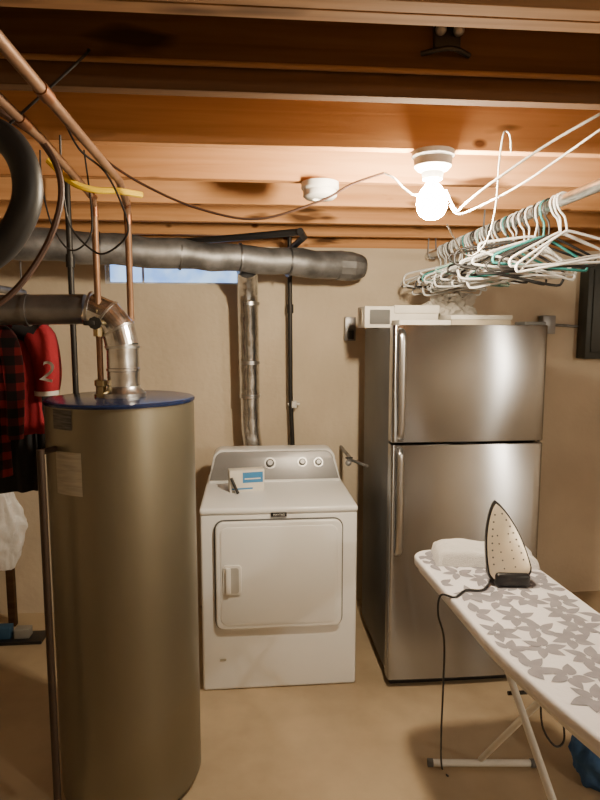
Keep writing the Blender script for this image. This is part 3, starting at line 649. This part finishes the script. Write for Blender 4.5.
def leg(a, b, r=.011): obj('leg', MB().tube([a, b], r, 16), m_whitep, t)
leg((.885, 2.08, .03), (.885, 1.42, .835)); leg((.79, 1.98, .835), (.79, .74, .03))
obj('foot_bar', MB().cyl((.70, 2.095, .017), (1.075, 2.06, .017), .0125, n=16), m_whitep, t)
obj('foot_bar', MB().cyl((.64, .74, .017), (1.0, .72, .017), .0125, n=16), m_whitep, t)
for a, b in (((.70, 2.095), (.68, 2.097)), ((1.075, 2.06), (1.095, 2.058)), ((.64, .74), (.62, .7415)), ((1.0, .72), (1.02, .719))):
    obj('foot_cap', MB().cyl((a[0], a[1], .017), (b[0], b[1], .017), .0155, n=16), m_cap, t)
obj('pivot_bolt', MB().cyl((.775, 1.64, .59), (.90, 1.64, .59), .006), m_steelp, t)
obj('leg_bracket', MB().box((.74, 1.93, .80), (.84, 2.02, .83), .004), m_whitep, t)
obj('leg_bracket', MB().box((.83, 1.36, .80), (.94, 1.46, .83), .004), m_whitep, t)
# towel
tw = MB(); bm = bmesh.new(); nx, ny = 48, 24; rws = []
def thick(u, v):
    e = min(u, 1-u, v, 1-v); return .054*min(1, (max(0, e)/.10))**.35*(1-.25*u)
for j in range(ny+1):
    rws.append([])
    for i in range(nx+1):
        u, v = i/nx, j/ny; x = -.17+.35*u; y = -.075+.15*v
        x += .008*NZ.noise(V((v*5, 0, 2))); y += .014*NZ.noise(V((u*4, 1, 5)))
        rws[-1].append(bm.verts.new((x, y, thick(u, v)*(1+.22*NZ.noise(V((u*6, v*4, 1)))))))
for j in range(ny):
    for i in range(nx): bm.faces.new([rws[j][i], rws[j][i+1], rws[j+1][i+1], rws[j+1][i]])
ring = rws[0]+[r_[-1] for r_ in rws[1:]]+list(reversed(rws[-1][:-1]))+[r_[0] for r_ in reversed(rws[1:-1])]
bm.faces.new(ring); bmesh.ops.recalc_face_normals(bm, faces=bm.faces[:])
tw.merge(bm, M.Translation((.822, 1.985, bz+.0016)) @ M.Rotation(R(-10), 4, 'Z'))
tag(obj('folded_towel', tw, m_towel, ang=80), 'folded white towel on the far end of the ironing board', 'towel')
# iron
t = thing('steam_iron', 'black steam iron standing on its heel with soleplate facing out', 'iron', (.832, 1.755, bz+.0016), R(-6))
lean = M.Rotation(R(-10), 4, 'Y') @ M.Rotation(R(-15), 4, 'X')
def tear(s=1, L=.240, W=.135):
    o = []
    for k in range(25):
        u = k/24; w = W/2*(1-u**2.1)**.8 if u < 1 else 0
        if u < .06: w *= .86+.14*(u/.06)
        o.append((w*s, .03+L*u*s+(1-s)*L*.35))
    return o+[(-x, y) for x, y in reversed(o[:-1])]
def T(z0, z1, o, bev, m, name, par=t):
    return obj(name, MB().prism(o, z0, z1, bev, 2, mx=lean @ XZ), m, par, local=True)
so = T(-.008, 0, tear(.95), .002, m_sole, 'soleplate')
mb = MB()
for k in range(8):
    u = .20+.09*k
    for s in (-1, 1):
        w = .063*(1-u**2.1)**.8-.014
        if w > .004: mb.cyl((s*w, -.0086, .03+.24*u), (s*w, -.0076, .03+.24*u), .0030, n=10, mx=lean)
for k in range(5):
    for s in (-.5, .5): mb.cyl((s*.035, -.0086, .06+.026*k), (s*.035, -.0076, .06+.026*k), .0026, n=10, mx=lean)
obj('steam_holes', mb, m_seam, so, local=True)
bm = bmesh.new(); rings = []
for d_, s_ in ((.0, 1.03), (.015, 1.03), (.03, .96), (.045, .86), (.06, .70), (.068, .52)):
    rings.append([bm.verts.new((x, d_, y)) for x, y in tear(s_)])
for a_, b_ in zip(rings, rings[1:]):
    for k in range(len(a_)): bm.faces.new([a_[k], a_[(k+1) % len(a_)], b_[(k+1) % len(a_)], b_[k]])
bm.faces.new(rings[-1]); bm.faces.new(rings[0]); bmesh.ops.recalc_face_normals(bm, faces=bm.faces[:])
mb = MB(); mb.merge(bm, lean); obj('body', mb, m_dark, t, local=True, ang=50)
obj('handle', MB().tube([(0, .055, .215), (0, .092, .20), (0, .112, .16), (0, .115, .11), (0, .11, .07), (0, .07, .05)], [.012, .014, .015, .015, .016, .02], 14, sm=5, mx=lean, fl=(1, 1.2)), m_dark, t, local=True)
obj('heel', MB().box((-.058, -.010, .0), (.052, .115, .045), .012, 3), m_dark, t, local=True)
obj('dial', MB().cyl((0, .066, .12), (0, .078, .12), .018, n=20, mx=lean), m_grey, t, local=True)
cpts = [V((.80, 1.83, bz+.02)), P(484, 589, Z=bz+.006), P(466, 590, Z=bz+.006), P(455, 597, Z=bz+.004), V((.592, 1.74, bz-.01)), V((.585, 1.74, .80))]
cpts += [P(444, 640, Y=1.76), P(443, 690, Y=1.80), P(441, 740, Y=1.88), P(442, 768, Z=.008), P(448, 776, Z=.006)]
obj('power_cord', MB().tube(cpts, .0034, 8, sm=6), m_rubber, t)
cable('loose_cord', 'black cord loop hanging below the ironing board', 'cord', [P(545, 672, Y=1.6), P(541, 700, Y=1.6), P(543, 728, Y=1.6), P(555, 746, Y=1.6), P(564, 740, Y=1.6), P(562, 715, Y=1.6), P(556, 690, Y=1.6), P(553, 670, Y=1.6)], .0032, m_rubber)
# blue bag
t = thing('blue_bag', 'slumped blue cloth bag on the floor behind the ironing board', 'bag', (1.36, 2.02, 0))
mb, zb = lump((1.38, 2.0, .11), .17, (1, .8, 1.05), 9, .3, 4)
mb.bm.transform(M.Translation((0, 0, -zb))); obj('bag_body', mb, m_denim, t)
obj('bag_handle', MB().tube([(1.30, 1.93, .20), (1.29, 1.91, .28), (1.36, 1.93, .31), (1.43, 1.96, .28), (1.45, 1.98, .22)], .009, 8, sm=5, fl=(.5, 1.5)), m_denim, t)
# ---------------------------------------------------------------- world
w = bpy.data.worlds.new('world'); bpy.context.scene.world = w; w.use_nodes = True
w.node_tree.nodes['Background'].inputs[0].default_value = (.25, .4, .8, 1); w.node_tree.nodes['Background'].inputs[1].default_value = .5
